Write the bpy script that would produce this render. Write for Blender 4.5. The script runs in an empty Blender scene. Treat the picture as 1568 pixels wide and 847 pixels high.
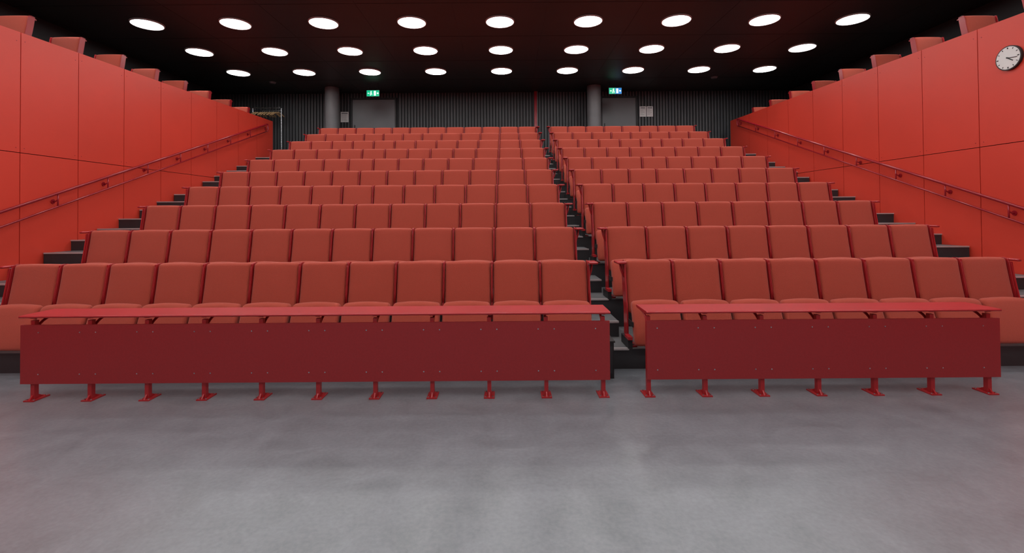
import bpy, bmesh, math, random
from mathutils import Matrix, Vector
random.seed(3)
scene = bpy.context.scene
scene.view_settings.view_transform = 'Standard'
scene.view_settings.look = 'None'

# ------------------------------------------------------------ materials
def mat(name, color, rough=0.5, metallic=0.0, spec=0.5, noise=None, bump=None, sheen=0.0, emit=None, coat=0.0):
    m = bpy.data.materials.new(name); m.use_nodes = True
    nt = m.node_tree; b = nt.nodes['Principled BSDF']
    b.inputs['Base Color'].default_value = (*color, 1)
    b.inputs['Roughness'].default_value = rough
    b.inputs['Metallic'].default_value = metallic
    b.inputs['Specular IOR Level'].default_value = spec
    b.inputs['Sheen Weight'].default_value = sheen
    b.inputs['Coat Weight'].default_value = coat
    if emit:
        b.inputs['Emission Color'].default_value = (*emit[0], 1)
        b.inputs['Emission Strength'].default_value = emit[1]
    tc = nt.nodes.new('ShaderNodeTexCoord')
    if noise:
        scale, amt, detail = noise
        n = nt.nodes.new('ShaderNodeTexNoise'); n.inputs['Scale'].default_value = scale
        n.inputs['Detail'].default_value = detail
        nt.links.new(tc.outputs['Object'], n.inputs['Vector'])
        mr = nt.nodes.new('ShaderNodeMapRange')
        mr.inputs['From Min'].default_value = 0.3; mr.inputs['From Max'].default_value = 0.7
        mr.inputs['To Min'].default_value = 1 - amt; mr.inputs['To Max'].default_value = 1 + amt
        nt.links.new(n.outputs['Fac'], mr.inputs['Value'])
        mx = nt.nodes.new('ShaderNodeVectorMath'); mx.operation = 'SCALE'
        mx.inputs[0].default_value = color
        nt.links.new(mr.outputs['Result'], mx.inputs['Scale'])
        nt.links.new(mx.outputs['Vector'], b.inputs['Base Color'])
    if bump:
        scale, strg = bump
        n2 = nt.nodes.new('ShaderNodeTexNoise'); n2.inputs['Scale'].default_value = scale
        n2.inputs['Detail'].default_value = 3
        nt.links.new(tc.outputs['Object'], n2.inputs['Vector'])
        bp = nt.nodes.new('ShaderNodeBump'); bp.inputs['Strength'].default_value = strg
        bp.inputs['Distance'].default_value = 0.01
        nt.links.new(n2.outputs['Fac'], bp.inputs['Height'])
        nt.links.new(bp.outputs['Normal'], b.inputs['Normal'])
    return m

M_fabric = mat('seat_fabric', (0.455, 0.072, 0.043), 0.85, spec=0.25, noise=(260, 0.12, 4), bump=(350, 0.4), sheen=0.15)
M_redsteel = mat('red_steel', (0.40, 0.020, 0.025), 0.28, spec=0.5, noise=(4, 0.05, 2))
M_redrail = mat('red_rail_paint', (0.36, 0.012, 0.024), 0.2, spec=0.6, noise=(4, 0.05, 2))
M_shell = mat('seat_shell', (0.20, 0.02, 0.018), 0.5, noise=(8, 0.08, 2))
M_black = mat('black_metal', (0.015, 0.015, 0.016), 0.5, noise=(8, 0.1, 2))
M_wallred = mat('red_wall_panel', (0.72, 0.052, 0.028), 0.42, spec=0.6, noise=(0.8, 0.05, 3))
M_joint = mat('panel_joint', (0.04, 0.005, 0.004), 0.8, noise=(5, 0.1, 2))
M_tabletop = mat('desk_top_red', (0.42, 0.020, 0.025), 0.35, noise=(3, 0.05, 2))
M_tablepanel = mat('desk_panel_red', (0.32, 0.021, 0.025), 0.42, noise=(60, 0.06, 3))
M_tread = mat('step_vinyl', (0.13, 0.134, 0.14), 0.5, noise=(6, 0.15, 5))
M_riser = mat('step_riser', (0.03, 0.03, 0.033), 0.5, noise=(6, 0.1, 3))
M_nosing = mat('nosing_aluminium', (0.55, 0.52, 0.52), 0.35, metallic=0.3, noise=(10, 0.05, 2))
M_ceil = mat('ceiling_black', (0.020, 0.017, 0.017), 0.5, noise=(1.5, 0.15, 3))
M_darkwall = mat('dark_wall', (0.022, 0.022, 0.024), 0.6, noise=(2, 0.1, 3))
M_slat = mat('wall_slat', (0.085, 0.088, 0.094), 0.5, noise=(3, 0.1, 3))
M_column = mat('column_concrete', (0.17, 0.172, 0.18), 0.5, noise=(3, 0.1, 4))
M_door = mat('door_grey', (0.16, 0.163, 0.172), 0.4, noise=(2, 0.06, 2))
M_paper = mat('paper', (0.85, 0.85, 0.84), 0.7, noise=(8, 0.03, 2))
M_print = mat('print_ink', (0.3, 0.3, 0.31), 0.7, noise=(40, 0.3, 2))
M_lamp = mat('lamp_diffuser', (0.9, 0.9, 0.9), 0.5, noise=(5, 0.01, 1), emit=((1.0, 0.98, 0.97), 17.0))
M_lampring = mat('lamp_ring', (0.7, 0.7, 0.7), 0.4, noise=(5, 0.02, 1))
M_green = mat('exit_green', (0.0, 0.3, 0.15), 0.4, noise=(5, 0.02, 1), emit=((0.0, 0.45, 0.22), 1.0))
M_blue = mat('exit_blue', (0.0, 0.12, 0.4), 0.4, noise=(5, 0.02, 1), emit=((0.0, 0.2, 0.55), 1.0))
M_signwhite = mat('exit_white', (0.8, 0.9, 0.85), 0.4, noise=(5, 0.02, 1), emit=((0.8, 1, 0.9), 1.0))
M_white = mat('clock_white', (0.8, 0.8, 0.78), 0.4, noise=(5, 0.02, 1))
M_chrome = mat('chrome', (0.6, 0.62, 0.65), 0.25, metallic=1.0, noise=(5, 0.02, 1))
M_wood = mat('hanger_wood', (0.65, 0.42, 0.2), 0.5, noise=(20, 0.15, 3))
M_frontwall = mat('front_wall', (0.45, 0.45, 0.45), 0.7, noise=(2, 0.05, 3))

# floor: mottled grey linoleum
M_floor = bpy.data.materials.new('grey_linoleum'); M_floor.use_nodes = True
nt = M_floor.node_tree; b = nt.nodes['Principled BSDF']
tc = nt.nodes.new('ShaderNodeTexCoord')
n1 = nt.nodes.new('ShaderNodeTexNoise'); n1.inputs['Scale'].default_value = 3.0; n1.inputs['Detail'].default_value = 11; n1.inputs['Roughness'].default_value = 0.72; n1.inputs['Distortion'].default_value = 0.6
n2 = nt.nodes.new('ShaderNodeTexNoise'); n2.inputs['Scale'].default_value = 38; n2.inputs['Detail'].default_value = 5
nt.links.new(tc.outputs['Object'], n1.inputs['Vector']); nt.links.new(tc.outputs['Object'], n2.inputs['Vector'])
ad = nt.nodes.new('ShaderNodeMath'); ad.operation = 'MULTIPLY_ADD'; ad.inputs[1].default_value = 0.5
nt.links.new(n2.outputs['Fac'], ad.inputs[0]); nt.links.new(n1.outputs['Fac'], ad.inputs[2])
cr = nt.nodes.new('ShaderNodeValToRGB')
cr.color_ramp.elements[0].position = 0.52; cr.color_ramp.elements[0].color = (0.130, 0.141, 0.156, 1)
cr.color_ramp.elements[1].position = 0.98; cr.color_ramp.elements[1].color = (0.218, 0.232, 0.254, 1)
nt.links.new(ad.outputs[0], cr.inputs['Fac']); nt.links.new(cr.outputs['Color'], b.inputs['Base Color'])
mr = nt.nodes.new('ShaderNodeMapRange'); mr.inputs['To Min'].default_value = 0.26; mr.inputs['To Max'].default_value = 0.34
nt.links.new(n1.outputs['Fac'], mr.inputs['Value']); nt.links.new(mr.outputs['Result'], b.inputs['Roughness'])
b.inputs['Specular IOR Level'].default_value = 0.9

# ------------------------------------------------------------ builder
class MB:
    def __init__(s): s.v=[]; s.f=[]; s.m=[]; s.s=[]; s.mats=[]
    def mi(s, m):
        if m not in s.mats: s.mats.append(m)
        return s.mats.index(m)
    def poly(s, vs, fs, m, smooth=False):
        o=len(s.v); s.v += [tuple(v) for v in vs]
        i=s.mi(m)
        for f in fs: s.f.append([o+k for k in f]); s.m.append(i); s.s.append(smooth)
    def box(s, x0,x1,y0,y1,z0,z1,m):
        vs=[(x,y,z) for z in (z0,z1) for y in (y0,y1) for x in (x0,x1)]
        s.poly(vs,[(0,2,3,1),(4,5,7,6),(0,1,5,4),(2,6,7,3),(0,4,6,2),(1,3,7,5)],m)
    def prism(s, prof, x0, x1, m):  # prof in (y,z)
        n=len(prof)
        vs=[(x0,y,z) for y,z in prof]+[(x1,y,z) for y,z in prof]
        fs=[tuple(range(n)), tuple(range(2*n-1,n-1,-1))]
        for i in range(n):
            j=(i+1)%n; fs.append((i,i+n,j+n,j))
        s.poly(vs,fs,m)
    def cyl(s, p0, p1, r, m, n=16, r2=None, smooth=True):
        p0=Vector(p0); p1=Vector(p1); d=(p1-p0).normalized()
        a=d.orthogonal().normalized(); c=d.cross(a)
        r2=r if r2 is None else r2
        vs=[p0+(a*math.cos(t)+c*math.sin(t))*r for t in [2*math.pi*i/n for i in range(n)]]
        vs+=[p1+(a*math.cos(t)+c*math.sin(t))*r2 for t in [2*math.pi*i/n for i in range(n)]]
        fs=[(i,(i+1)%n,(i+1)%n+n,i+n) for i in range(n)]
        s.poly(vs,fs,m,smooth)
        s.poly(vs[:n],[tuple(range(n-1,-1,-1))],m); s.poly(vs[n:],[tuple(range(n))],m)
    def tube(s, pts, r, m, n=10):
        pts=[Vector(p) for p in pts]; rings=[]
        a=None
        for i,p in enumerate(pts):
            d=(pts[min(i+1,len(pts)-1)]-pts[max(i-1,0)]).normalized()
            if a is None: a=d.orthogonal().normalized()
            else: a=(a-d*a.dot(d)).normalized()
            c=d.cross(a)
            rings.append([p+(a*math.cos(2*math.pi*k/n)+c*math.sin(2*math.pi*k/n))*r for k in range(n)])
        vs=[v for R in rings for v in R]; fs=[]
        for i in range(len(pts)-1):
            for k in range(n):
                fs.append((i*n+k,i*n+(k+1)%n,(i+1)*n+(k+1)%n,(i+1)*n+k))
        fs.append(tuple(range(n-1,-1,-1))); fs.append(tuple((len(pts)-1)*n+k for k in range(n)))
        s.poly(vs,fs,m,True)
    def cushion(s, w,d,h,r,m,fn,cuts=6,seg=3):
        bm=bmesh.new(); bmesh.ops.create_cube(bm,size=1)
        bmesh.ops.scale(bm,vec=(w,d,h),verts=bm.verts)
        bmesh.ops.bevel(bm,geom=bm.edges[:],offset=r,segments=seg,profile=0.5,affect='EDGES')
        for i in range(1,cuts):
            z=-h/2+h*i/cuts
            bmesh.ops.bisect_plane(bm,geom=bm.verts[:]+bm.edges[:]+bm.faces[:],plane_co=(0,0,z),plane_no=(0,0,1))
        for i in range(1,6):
            x=-w/2+w*i/6
            bmesh.ops.bisect_plane(bm,geom=bm.verts[:]+bm.edges[:]+bm.faces[:],plane_co=(x,0,0),plane_no=(1,0,0))
        bm.normal_update(); bm.verts.index_update()
        vs=[fn(v.co.copy()) for v in bm.verts]
        fs=[[v.index for v in f.verts] for f in bm.faces]
        s.poly(vs,fs,m,True); bm.free()
    def mesh(s,name):
        me=bpy.data.meshes.new(name); me.from_pydata(s.v,[],s.f)
        for m in s.mats: me.materials.append(m)
        me.polygons.foreach_set('material_index',s.m)
        me.polygons.foreach_set('use_smooth',s.s)
        me.update()
        bm=bmesh.new(); bm.from_mesh(me); bmesh.ops.recalc_face_normals(bm,faces=bm.faces[:]); bm.to_mesh(me); bm.free()
        return me
    def obj(s,name,loc=(0,0,0)):
        return place(s.mesh(name),name,loc)
def place(me,name,loc=(0,0,0),rotz=0):
    o=bpy.data.objects.new(name,me); o.location=loc; o.rotation_euler=(0,0,rotz)
    scene.collection.objects.link(o); return o

# ------------------------------------------------------------ dimensions
PITCH=0.948; Y1=5.21; RISE=0.3432; Z1=0.21; NROW=10; YP=4.88
XW=7.15; XO=9.4; CEIL=5.65; YB=15.5; YF=-4.0; SW=0.5265
XL0=-5.425; XR0=1.295
def nose(y): return Z1+(y-YP)*RISE/PITCH

# ------------------------------------------------------------ room shell
b_=MB(); b_.box(-XO,XO,YF,YB,-0.1,0,M_floor); b_.obj('floor')
b_=MB(); b_.box(-XO,XO,YF,YB+0.1,CEIL,CEIL+0.15,M_ceil)
for k in range(-4,5):
    x=-0.1+1.84*k+0.92
    b_.box(x-0.006,x+0.006,YF,YB,CEIL-0.004,CEIL,M_black)
for k in range(11):
    y=-2.8+1.672*k
    b_.box(-XO,XO,y-0.006,y+0.006,CEIL-0.004,CEIL,M_black)
b_.obj('ceiling')
b_=MB(); b_.box(-XO,XO,YF-0.15,YF,-0.1,CEIL,M_frontwall); b_.obj('wall_front')

# back wall, slat cladding as trim
b_=MB(); b_.box(-XO,XO,YB,YB+0.15,0,CEIL,M_darkwall); b_.obj('wall_back')
b_=MB()
doors=[(-5.04,-3.64),(3.19,4.30)]
x=-XO
while x<XO:
    if not any(a-0.11<x<c+0.06 for a,c in doors):
        b_.box(x,x+0.055,YB-0.045,YB-0.002,3.30,CEIL,M_slat)
    else:
        b_.box(x,x+0.055,YB-0.045,YB-0.002,5.50,CEIL,M_slat)
    x+=0.1
b_.obj('trim_wall_slats')
for i,(a,c) in enumerate(doors):
    d=MB()
    z0=3.30; z1=5.44; yb=YB-0.004
    d.box(a-0.05,a,YB-0.08,yb,z0,z1+0.05,M_black); d.box(c,c+0.05,YB-0.08,yb,z0,z1+0.05,M_black)
    d.box(a,c,YB-0.08,yb,z1,z1+0.05,M_black)
    d.box(a,c,YB-0.05,YB-0.008,z0+0.005,z1-0.005,M_door)
    d.box(a+0.06,a+0.09,YB-0.06,YB-0.05,z0+0.9,z0+1.3,M_black)
    d.cyl((a+0.12,YB-0.09,z0+1.05),(a+0.26,YB-0.09,z0+1.05),0.01,M_chrome,8)
    d.cyl((a+0.12,YB-0.09,z0+1.05),(a+0.12,YB-0.05,z0+1.05),0.012,M_chrome,8)
    d.obj('door_%d'%(i+1))

def side_wall(sgn,name,joint0,js,yend):
    w=MB()
    def top(y): return 4.33+(y-6)*0.024 if y>6 else 4.33
    xi=XW*sgn; xo=(XW+0.02)*sgn; xb=(XW+0.14)*sgn
    def panel(y0,y1,z0,ztop0,ztop1):
        prof=[(y0,z0),(y1,z0),(y1,ztop1),(y0,ztop0)]
        w.prism(prof,min(xi,xo),max(xi,xo),M_wallred)
    ys=[]; y=joint0
    while y>YF: y-=js
    y+=js; prev=YF; 
    while y<yend-0.2:
        ys.append((prev,y)); prev=y; y+=js
    ys.append((prev,yend))
    for (a,c) in ys:
        g=0.0055
        panel(a+g,c-g,0,2.565,2.565); panel(a+g,c-g,2.575,top(a),top(c))
        for zz in (2.64,(top(a)-0.12)):
            for yy in (a+0.06,c-0.06):
                w.cyl((xi,yy,zz),(xi-0.003*sgn,yy,zz),0.007,M_redsteel,8)
    prof=[(YF,0),(yend,0),(yend,top(yend)-0.001),(6,top(6)-0.001),(YF,top(YF)-0.001)]
    w.prism(prof,min(xo,xb),max(xo,xb),M_joint)
    w.box(min(xi,xb),max(xi,xb),yend,yend+0.01,3.2,top(yend),M_wallred)
    w.obj(name)
side_wall(-1,'wall_left',6.91,0.94,14.40)
side_wall(1,'wall_right',7.08,0.955,14.90)
for sgn,nm in ((-1,'left'),(1,'right')):
    w=MB(); a,c=sorted((XO*sgn,(XO+0.15)*sgn)); w.box(a,c,YF,YB,-0.1,CEIL,M_darkwall); w.obj('wall_%s_outer'%nm)
    w=MB(); a,c=sorted((XO*sgn,(XW+0.145)*sgn)); w.box(a,c,YF,14.1,3.70,3.85,M_riser); w.obj('floor_gallery_%s'%nm)

# ------------------------------------------------------------ tiers
t=MB()
for i in range(NROW):
    y0=YP+PITCH*i; z=Z1+RISE*i
    yend = YB if i==NROW-1 else y0+PITCH
    t.box(-XW,XW,y0+0.006,YB if i==NROW-1 else yend+0.006,0 if i==0 else z-RISE-0.01,z-0.004,M_riser)
    t.box(-XW,XW,y0+0.002,yend+0.004,z-0.006,z,M_tread)
    for a,c in ((-XW,-5.56),(0.93,1.26),(5.60,XW)):
        t.box(a,c,y0-0.004,y0+0.03,z-0.016,z+0.004,M_nosing)
for a,c in ((-XO,-XW),(XW,XO)):
    t.box(a,c,14.15,YB,3.0,Z1+RISE*9,M_riser)
t.obj('floor_tiered')
for nm,a,c in (('left',-XW+0.02,-5.56),('centre',0.92,1.27),('right',5.60,XW-0.02)):
    s_=MB()
    for i in range(NROW-1):
        y0=YP+PITCH*(i+0.5); z=Z1+RISE*(i+0.5)
        s_.box(a,c,y0+0.004,YP+PITCH*(i+1)+0.004,z-RISE/2,z-0.006,M_riser)
        s_.box(a,c,y0,YP+PITCH*(i+1)+0.004,z-0.006,z,M_tread)
        s_.box(a,c,y0-0.004,y0+0.03,z-0.016,z+0.004,M_nosing)
        if nm!='centre' and i%2==0:
            xm=(-6.3 if nm=='left' else 6.3)
            s_.cyl((xm,y0-0.008,z-0.06),(xm,y0+0.004,z-0.06),0.018,M_signwhite,12)
    s_.obj('aisle_steps')

# ------------------------------------------------------------ seats
def bend(z):
    t=max(0,(0.88-z)/0.55); return -0.105*t**1.25
def seat_mesh(name, left_end=False, right_end=False, pw=0.098):
    s=MB()
    H=0.56; zc=0.60
    def fb(c):
        z=c.z+zc
        u=max(0,1-(abs(c.x)/0.25)**2.5); 
        tz=(z-0.32)/0.56
        w=1.0-0.03*max(0,tz-0.75)
        y=c.y
        if c.y<0: y-=0.016*u*math.sin(max(0,min(1,tz))*math.pi)
        if tz>0.9: z+=0.006*u
        return (c.x*w, y+bend(z), z)
    s.cushion(0.500,0.085,H,0.034,M_fabric,fb,7,4)
    def fs(c):
        z=c.z+0.60
        return (c.x, c.y+0.052+bend(z), z)
    s.cushion(0.49,0.02,0.50,0.009,M_shell,fs,5,2)
    def fp(c):
        tz=(c.z+0.215)/0.43
        u=1-(abs(c.x)/0.25)**2
        y=c.y+(-0.36+0.13*tz)
        if c.y<0: y-=0.02*math.sin(tz*math.pi)
        z=0.250+c.z+ (0.020*u if tz>0.85 else 0)
        return (c.x,y,z)
    s.cushion(0.498,0.095,0.43,0.036,M_fabric,fp,5,4)
    for sx in (-1,1):
        x0,x1=sorted((sx*0.2545,sx*0.2620))
        zs=[0.0,0.12,0.25,0.38,0.5,0.62,0.74,0.84,0.87]
        front=[(bend(max(z,0.33))-0.048,z) for z in zs]; back=[(bend(max(z,0.33))+0.05,z) for z in reversed(zs)]
        s.prism(front+back,x0,x1,M_redsteel)
        s.tube([(sx*0.2580,bend(z)-0.05,z) for z in (0.45,0.55,0.65,0.75,0.83)]+[(sx*0.2580,-0.035,0.872),(sx*0.2580,0.0,0.88),(sx*0.2580,0.05,0.876)],0.0045,M_redsteel,6)
        a,c=sorted((sx*0.20,sx*0.2620))
        s.box(a,c,-0.28,0.0,0.0,0.014,M_redsteel)
        s.box(min(sx*0.252,sx*0.2620),max(sx*0.252,sx*0.2620),-0.34,-0.12,0.22,0.27,M_black)
        for yy in (-0.25,-0.04): s.cyl((sx*0.232,yy,0.014),(sx*0.232,yy,0.024),0.01,M_chrome,8)
    s.box(-0.261,0.261,0.045,0.075,0.84,0.856,M_redsteel)
    for fl,sx in ((left_end,-1),(right_end,1)):
        if fl:
            a,c=sorted((sx*0.2635,sx*0.275))
            zs=[0.0,0.2,0.38,0.5,0.62,0.74,0.84]
            s.prism([(bend(max(z,0.33))-0.07,z) for z in zs]+[(bend(max(z,0.33))+0.07,z) for z in reversed(zs)],a,c,M_redsteel)
            s.cushion(pw,0.20,0.026,0.01,M_redsteel,lambda q:(q.x+sx*(0.262+pw/2),q.y-0.04,q.z+0.862),2,2)
            if pw>0.08:
                s.tube([(sx*0.31,-0.02,0.85),(sx*0.30,-0.03,0.78),(sx*0.272,-0.05,0.70)],0.012,M_redsteel,8)
            a,c=sorted((sx*0.264,sx*0.31))
            s.box(a,c,-0.34,-0.05,0.0,0.09,M_black)
            s.box(a,c,-0.35,-0.20,0.09,0.12,M_redsteel)
    return s.mesh(name)
mid=seat_mesh('auditorium_seat_mesh')
le_o=seat_mesh('auditorium_seat_end_a',True,False,0.045); re_i=seat_mesh('auditorium_seat_end_b',False,True)
le_i=seat_mesh('auditorium_seat_end_c',True,False); re_o=seat_mesh('auditorium_seat_end_d',False,True,0.045)
for i in range(NROW):
    y=Y1+PITCH*i; z=Z1+RISE*i+0.001
    for x0,n,le,re_ in ((XL0,12,le_o,re_i),(XR0,8,le_i,re_o)):
        for k in range(n):
            me = le if k==0 else (re_ if k==n-1 else mid)
            place(me,'auditorium_seat',(x0+SW*(k+0.5),y,z))
for k in range(-3,8):
    place(mid,'auditorium_seat',(-7.575,7.23+0.877*k,3.851))
    place(mid,'auditorium_seat',(7.575,7.49+0.91*k,3.851))

# ------------------------------------------------------------ front desks
def desk(x0,x1,l0,l1,n):
    d=MB(); yf=4.13
    d.box(x0-0.005,x1+0.005,yf,yf+0.32,0.727,0.747,M_tabletop)
    d.cyl((x0-0.005,yf,0.737),(x1+0.005,yf,0.737),0.0099,M_tabletop,10)
    d.box(x0,x1,yf+0.005,yf+0.023,0.150,0.665,M_tablepanel)
    for i in range(n):
        x=l0+(l1-l0)*i/(n-1)
        d.box(x-0.017,x+0.017,yf+0.024,yf+0.064,0.01,0.70,M_redsteel)
        d.box(x-0.045,x+0.045,yf-0.012,yf+0.14,0,0.010,M_redsteel)
        d.prism([(yf-0.005,0.01),(yf+0.12,0.01),(yf+0.066,0.045),(yf+0.022,0.045)],x-0.006,x+0.006,M_redsteel)
        for dx in (-0.03,0.03):
            d.cyl((x+dx,yf+0.006,0.01),(x+dx,yf+0.006,0.018),0.008,M_chrome,8)
            d.cyl((x+dx,yf+0.12,0.01),(x+dx,yf+0.12,0.018),0.008,M_chrome,8)
        pts=[]
        for q in range(9):
            a=math.pi/2*q/8
            pts.append((x,yf+0.06+0.19*(1-math.cos(a)),0.60+0.115*math.sin(a)))
        pts.append((x,yf+0.29,0.716))
        d.tube(pts,0.011,M_redsteel,8)
        d.box(x-0.02,x+0.02,yf+0.02,yf+0.30,0.718,0.727,M_redsteel)
        for dx in (-0.07,0.07):
            for zz in (0.235,0.60):
                if x0+0.02<x+dx<x1-0.02:
                    d.cyl((x+dx,yf+0.005,zz),(x+dx,yf+0.001,zz),0.006,M_chrome,8)
    return d.obj('front_desk')
desk(-4.265,0.90,-4.175,0.845,11)
desk(1.225,4.32,1.245,4.24,7)

p=MB(); p.box(0.915,1.04,4.60,4.86,0,0.35,M_black); p.box(0.93,1.025,4.595,4.60,0.05,0.31,M_riser)
p.box(0.905,1.05,4.59,4.865,0.35,0.365,M_black); p.obj('floor_power_box')

# ------------------------------------------------------------ handrails
def rail(sgn,yb0,dy,yend,y0=2.0):
    r=MB(); x=(XW-0.085)*sgn
    hi=0.87; lo=0.66
    pts=[(x,y0,nose(y0)+hi),(x,yend-0.06,nose(yend-0.06)+hi),(x,yend-0.02,nose(yend-0.02)+hi-0.005),(x,yend,nose(yend)+hi-0.05),(x,yend,nose(yend)+lo+0.04),(x,yend-0.02,nose(yend-0.02)+lo+0.005),(x,yend-0.06,nose(yend-0.06)+lo)]
    r.tube(pts,0.021,M_redrail,12)
    r.tube([(x,y0,nose(y0)+lo),(x,yend-0.06,nose(yend-0.06)+lo)],0.014,M_redrail,10)
    y=yb0
    while y>y0+0.2: y-=dy
    y+=dy
    while y<yend:
        zz=nose(y)
        r.tube([(x,y,zz+hi),(x,y,zz+lo)],0.011,M_redrail,8)
        r.tube([(x,y,zz+hi-0.10),(x+0.04*sgn,y,zz+hi-0.13),((XW-0.004)*sgn,y,zz+hi-0.13)],0.010,M_redrail,8)
        r.cyl(((XW-0.012)*sgn,y,zz+hi-0.13),((XW-0.004)*sgn,y,zz+hi-0.13),0.035,M_redrail,14)
        y+=dy
    r.obj('handrail')
rail(-1,7.41,0.93,13.95,4.2); rail(1,7.56,0.95,14.3,4.2)

# ------------------------------------------------------------ ceiling lights
l=MB(); n=40
l.cyl((0,0,-0.024),(0,0,-0.016),0.282,M_lamp,n,smooth=False)
vs=[];fs=[]
prof=[(0.282,-0.018),(0.285,-0.03),(0.300,-0.03),(0.306,-0.012),(0.306,0.0),(0.282,0.0)]
for i in range(n):
    a=2*math.pi*i/n
    for r_,z_ in prof: vs.append((r_*math.cos(a),r_*math.sin(a),z_))
for i in range(n):
    j=(i+1)%n
    for k in range(6):
        q=(k+1)%6; fs.append((i*6+k,j*6+k,j*6+q,i*6+q))
l.poly(vs,fs,M_lampring,True)
lme=l.mesh('ceiling_downlight')
for r in range(10):
    for c in range(-4,5):
        place(lme,'ceiling_downlight',(-0.1+1.84*c,13.1-1.672*r,CEIL))
sp=MB(); sp.cyl((0,0,-0.04),(0,0,0),0.07,M_column,20,r2=0.10); sp.cyl((0,0,-0.045),(0,0,-0.04),0.055,M_slat,20)
sme=sp.mesh('ceiling_speaker')
for x,y in ((-7.0,14.1),(6.2,13.9)): place(sme,'ceiling_speaker',(x,y,CEIL))

# ------------------------------------------------------------ columns, pole
for x in (-5.47,2.80):
    c=MB(); c.cyl((0,0,0),(0,0,CEIL-3.30+0.0),0.215,M_column,40); c.cyl((0,0,0),(0,0,0.06),0.225,M_black,40)
    c.obj('column',(x,14.8,3.2988))
c=MB(); c.box(-0.045,0.045,-0.03,0.03,0,CEIL-3.2988,M_redrail); c.box(-0.07,0.07,-0.05,0.05,0,0.02,M_redrail); c.box(0.05,0.075,-0.02,0.03,0,CEIL-3.2988,M_column)
c.obj('red_service_post',(0.99,15.37,3.2988))

# ------------------------------------------------------------ exit signs
def sign(x,y,z,m2):
    s=MB(); s.box(-0.2,0.2,-0.03,0.03,-0.1,0.1,M_black)
    s.box(-0.19,0.19,-0.034,-0.03,-0.09,0.09,M_green if m2 is None else m2)
    if m2 is not None: s.box(-0.19,0.0,-0.035,-0.034,-0.09,0.09,M_green)
    yy=-0.037
    s.cyl((-0.055,yy,0.055),(-0.055,-0.034,0.055),0.017,M_signwhite,10)
    s.prism([(yy,0.035),(-0.034,0.035),(-0.034,-0.01),(yy,-0.01)],-0.075,-0.04,M_signwhite)
    s.prism([(yy,-0.01),(-0.034,-0.01),(-0.034,-0.07),(yy,-0.07)],-0.085,-0.068,M_signwhite)
    s.prism([(yy,-0.01),(-0.034,-0.01),(-0.034,-0.05),(yy,-0.05)],-0.045,-0.025,M_signwhite)
    s.box(0.03,0.09,yy,-0.034,-0.07,0.07,M_signwhite)
    s.box(0.12,0.17,yy,-0.034,-0.02,0.02,M_signwhite)
    s.box(-0.16,-0.11,yy,-0.034,-0.012,0.012,M_signwhite)
    for dx in (-0.15,0.15): s.cyl((dx,0,0.1),(dx,0,CEIL-z),0.006,M_black,8)
    s.obj('exit_sign',(x,y,z))
sign(-4.03,14.3,5.34,None); sign(3.35,14.3,5.36,M_blue)

# ------------------------------------------------------------ posters
def poster(x,z,w,h):
    s=MB(); s.box(-w/2,w/2,-0.006,0,-h/2,h/2,M_paper)
    s.box(-w/2+0.03,w/2-0.03,-0.0075,-0.006,h/2-0.07,h/2-0.03,M_print)
    k=h/2-0.1
    while k>-h/2+0.04:
        s.box(-w/2+0.03,w/2-0.03-random.random()*0.08,-0.0075,-0.006,k-0.006,k,M_print); k-=0.034
    s.obj('notice_poster',(x,YB-0.046,z))
poster(-5.30,4.87,0.26,0.34); poster(4.53,4.98,0.21,0.34); poster(4.76,4.98,0.21,0.34)

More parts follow.
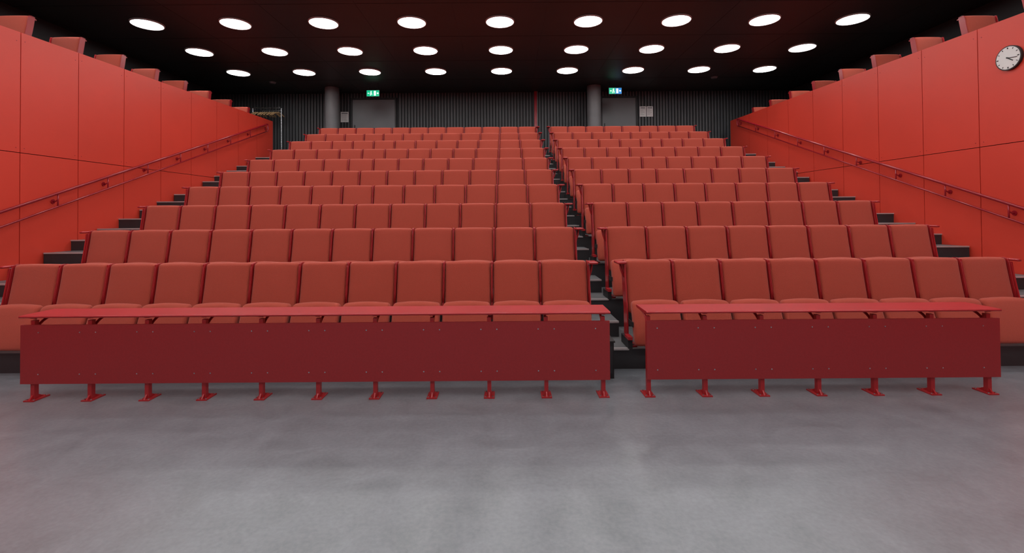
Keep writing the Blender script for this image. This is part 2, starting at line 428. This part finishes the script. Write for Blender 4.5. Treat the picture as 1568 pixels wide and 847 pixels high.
# ------------------------------------------------------------ clock on right wall
k=MB(); 
k.cyl((0,0,0),(-0.035,0,0),0.172,M_black,48); k.cyl((-0.035,0,0),(-0.038,0,0),0.158,M_white,48)
for h in range(12):
    a=2*math.pi*h/12; cy=-math.sin(a); cz=math.cos(a)
    k.cyl((-0.04,cy*0.128,cz*0.128),(-0.04,cy*0.148,cz*0.148),0.0045 if h%3 else 0.007,M_black,6)
for a,L,r_ in ((math.radians(128),0.085,0.006),(math.radians(98),0.125,0.004)):
    cy=-math.sin(a); cz=math.cos(a)
    k.cyl((-0.043,-cy*0.02,-cz*0.02),(-0.043,cy*L,cz*L),r_,M_black,6)
k.cyl((-0.038,0,0),(-0.048,0,0),0.01,M_black,12)
k.obj('wall_clock',(XW-0.001,6.62,3.77))

# ------------------------------------------------------------ coat rack with hangers
c=MB()
xa,xb=-0.9,0.0
for x in (xa,xb):
    c.cyl((x,0,0.03),(x,0,1.74),0.016,M_chrome,12); c.cyl((x,-0.25,0.03),(x,0.25,0.03),0.016,M_chrome,12)
    for yy in (-0.22,0.22): c.cyl((x,yy,0),(x,yy,0.03),0.02,M_black,10)
for yy in (-0.12,0.0,0.12): c.cyl((xa,yy,1.74),(xb,yy,1.74),0.008,M_chrome,10)
for x in (xa,xb): c.cyl((x,-0.12,1.74),(x,0.12,1.74),0.008,M_chrome,10)
c.cyl((xa,0,1.66),(xb,0,1.66),0.012,M_chrome,12); c.cyl((xa,0,0.15),(xb,0,0.15),0.01,M_chrome,10)
for i in range(11):
    x=xa+0.08+i*0.072; a=0.55+random.uniform(-0.3,0.3)
    dx,dy=math.sin(a)*0.2,math.cos(a)*0.2
    c.tube([(x,0,1.672),(x+0.01,0.0,1.64),(x,0,1.61)],0.003,M_chrome,6)
    c.tube([(x-dx,-dy,1.49),(x-dx*0.5,-dy*0.5,1.575),(x,0,1.61),(x+dx*0.5,dy*0.5,1.575),(x+dx,dy,1.49)],0.014,M_wood,6)
c.obj('coat_rack',(-7.10,14.85,3.2988))

# ------------------------------------------------------------ world + camera
w=bpy.data.worlds.new('world'); scene.world=w; w.use_nodes=True
w.node_tree.nodes['Background'].inputs[0].default_value=(0.05,0.05,0.055,1)
w.node_tree.nodes['Background'].inputs[1].default_value=0.3
cam=bpy.data.cameras.new('camera'); co=bpy.data.objects.new('camera',cam); scene.collection.objects.link(co)
cam.sensor_width=36; cam.lens=720/1568*36; cam.shift_y=-104.2/1568; cam.shift_x=9/1568
cam.clip_start=0.05
R=Matrix.Rotation(math.radians(90.8),4,'X')@Matrix.Rotation(math.radians(-0.42),4,'Z')
co.matrix_world=Matrix.Translation((0,0,1.6))@R
scene.camera=co
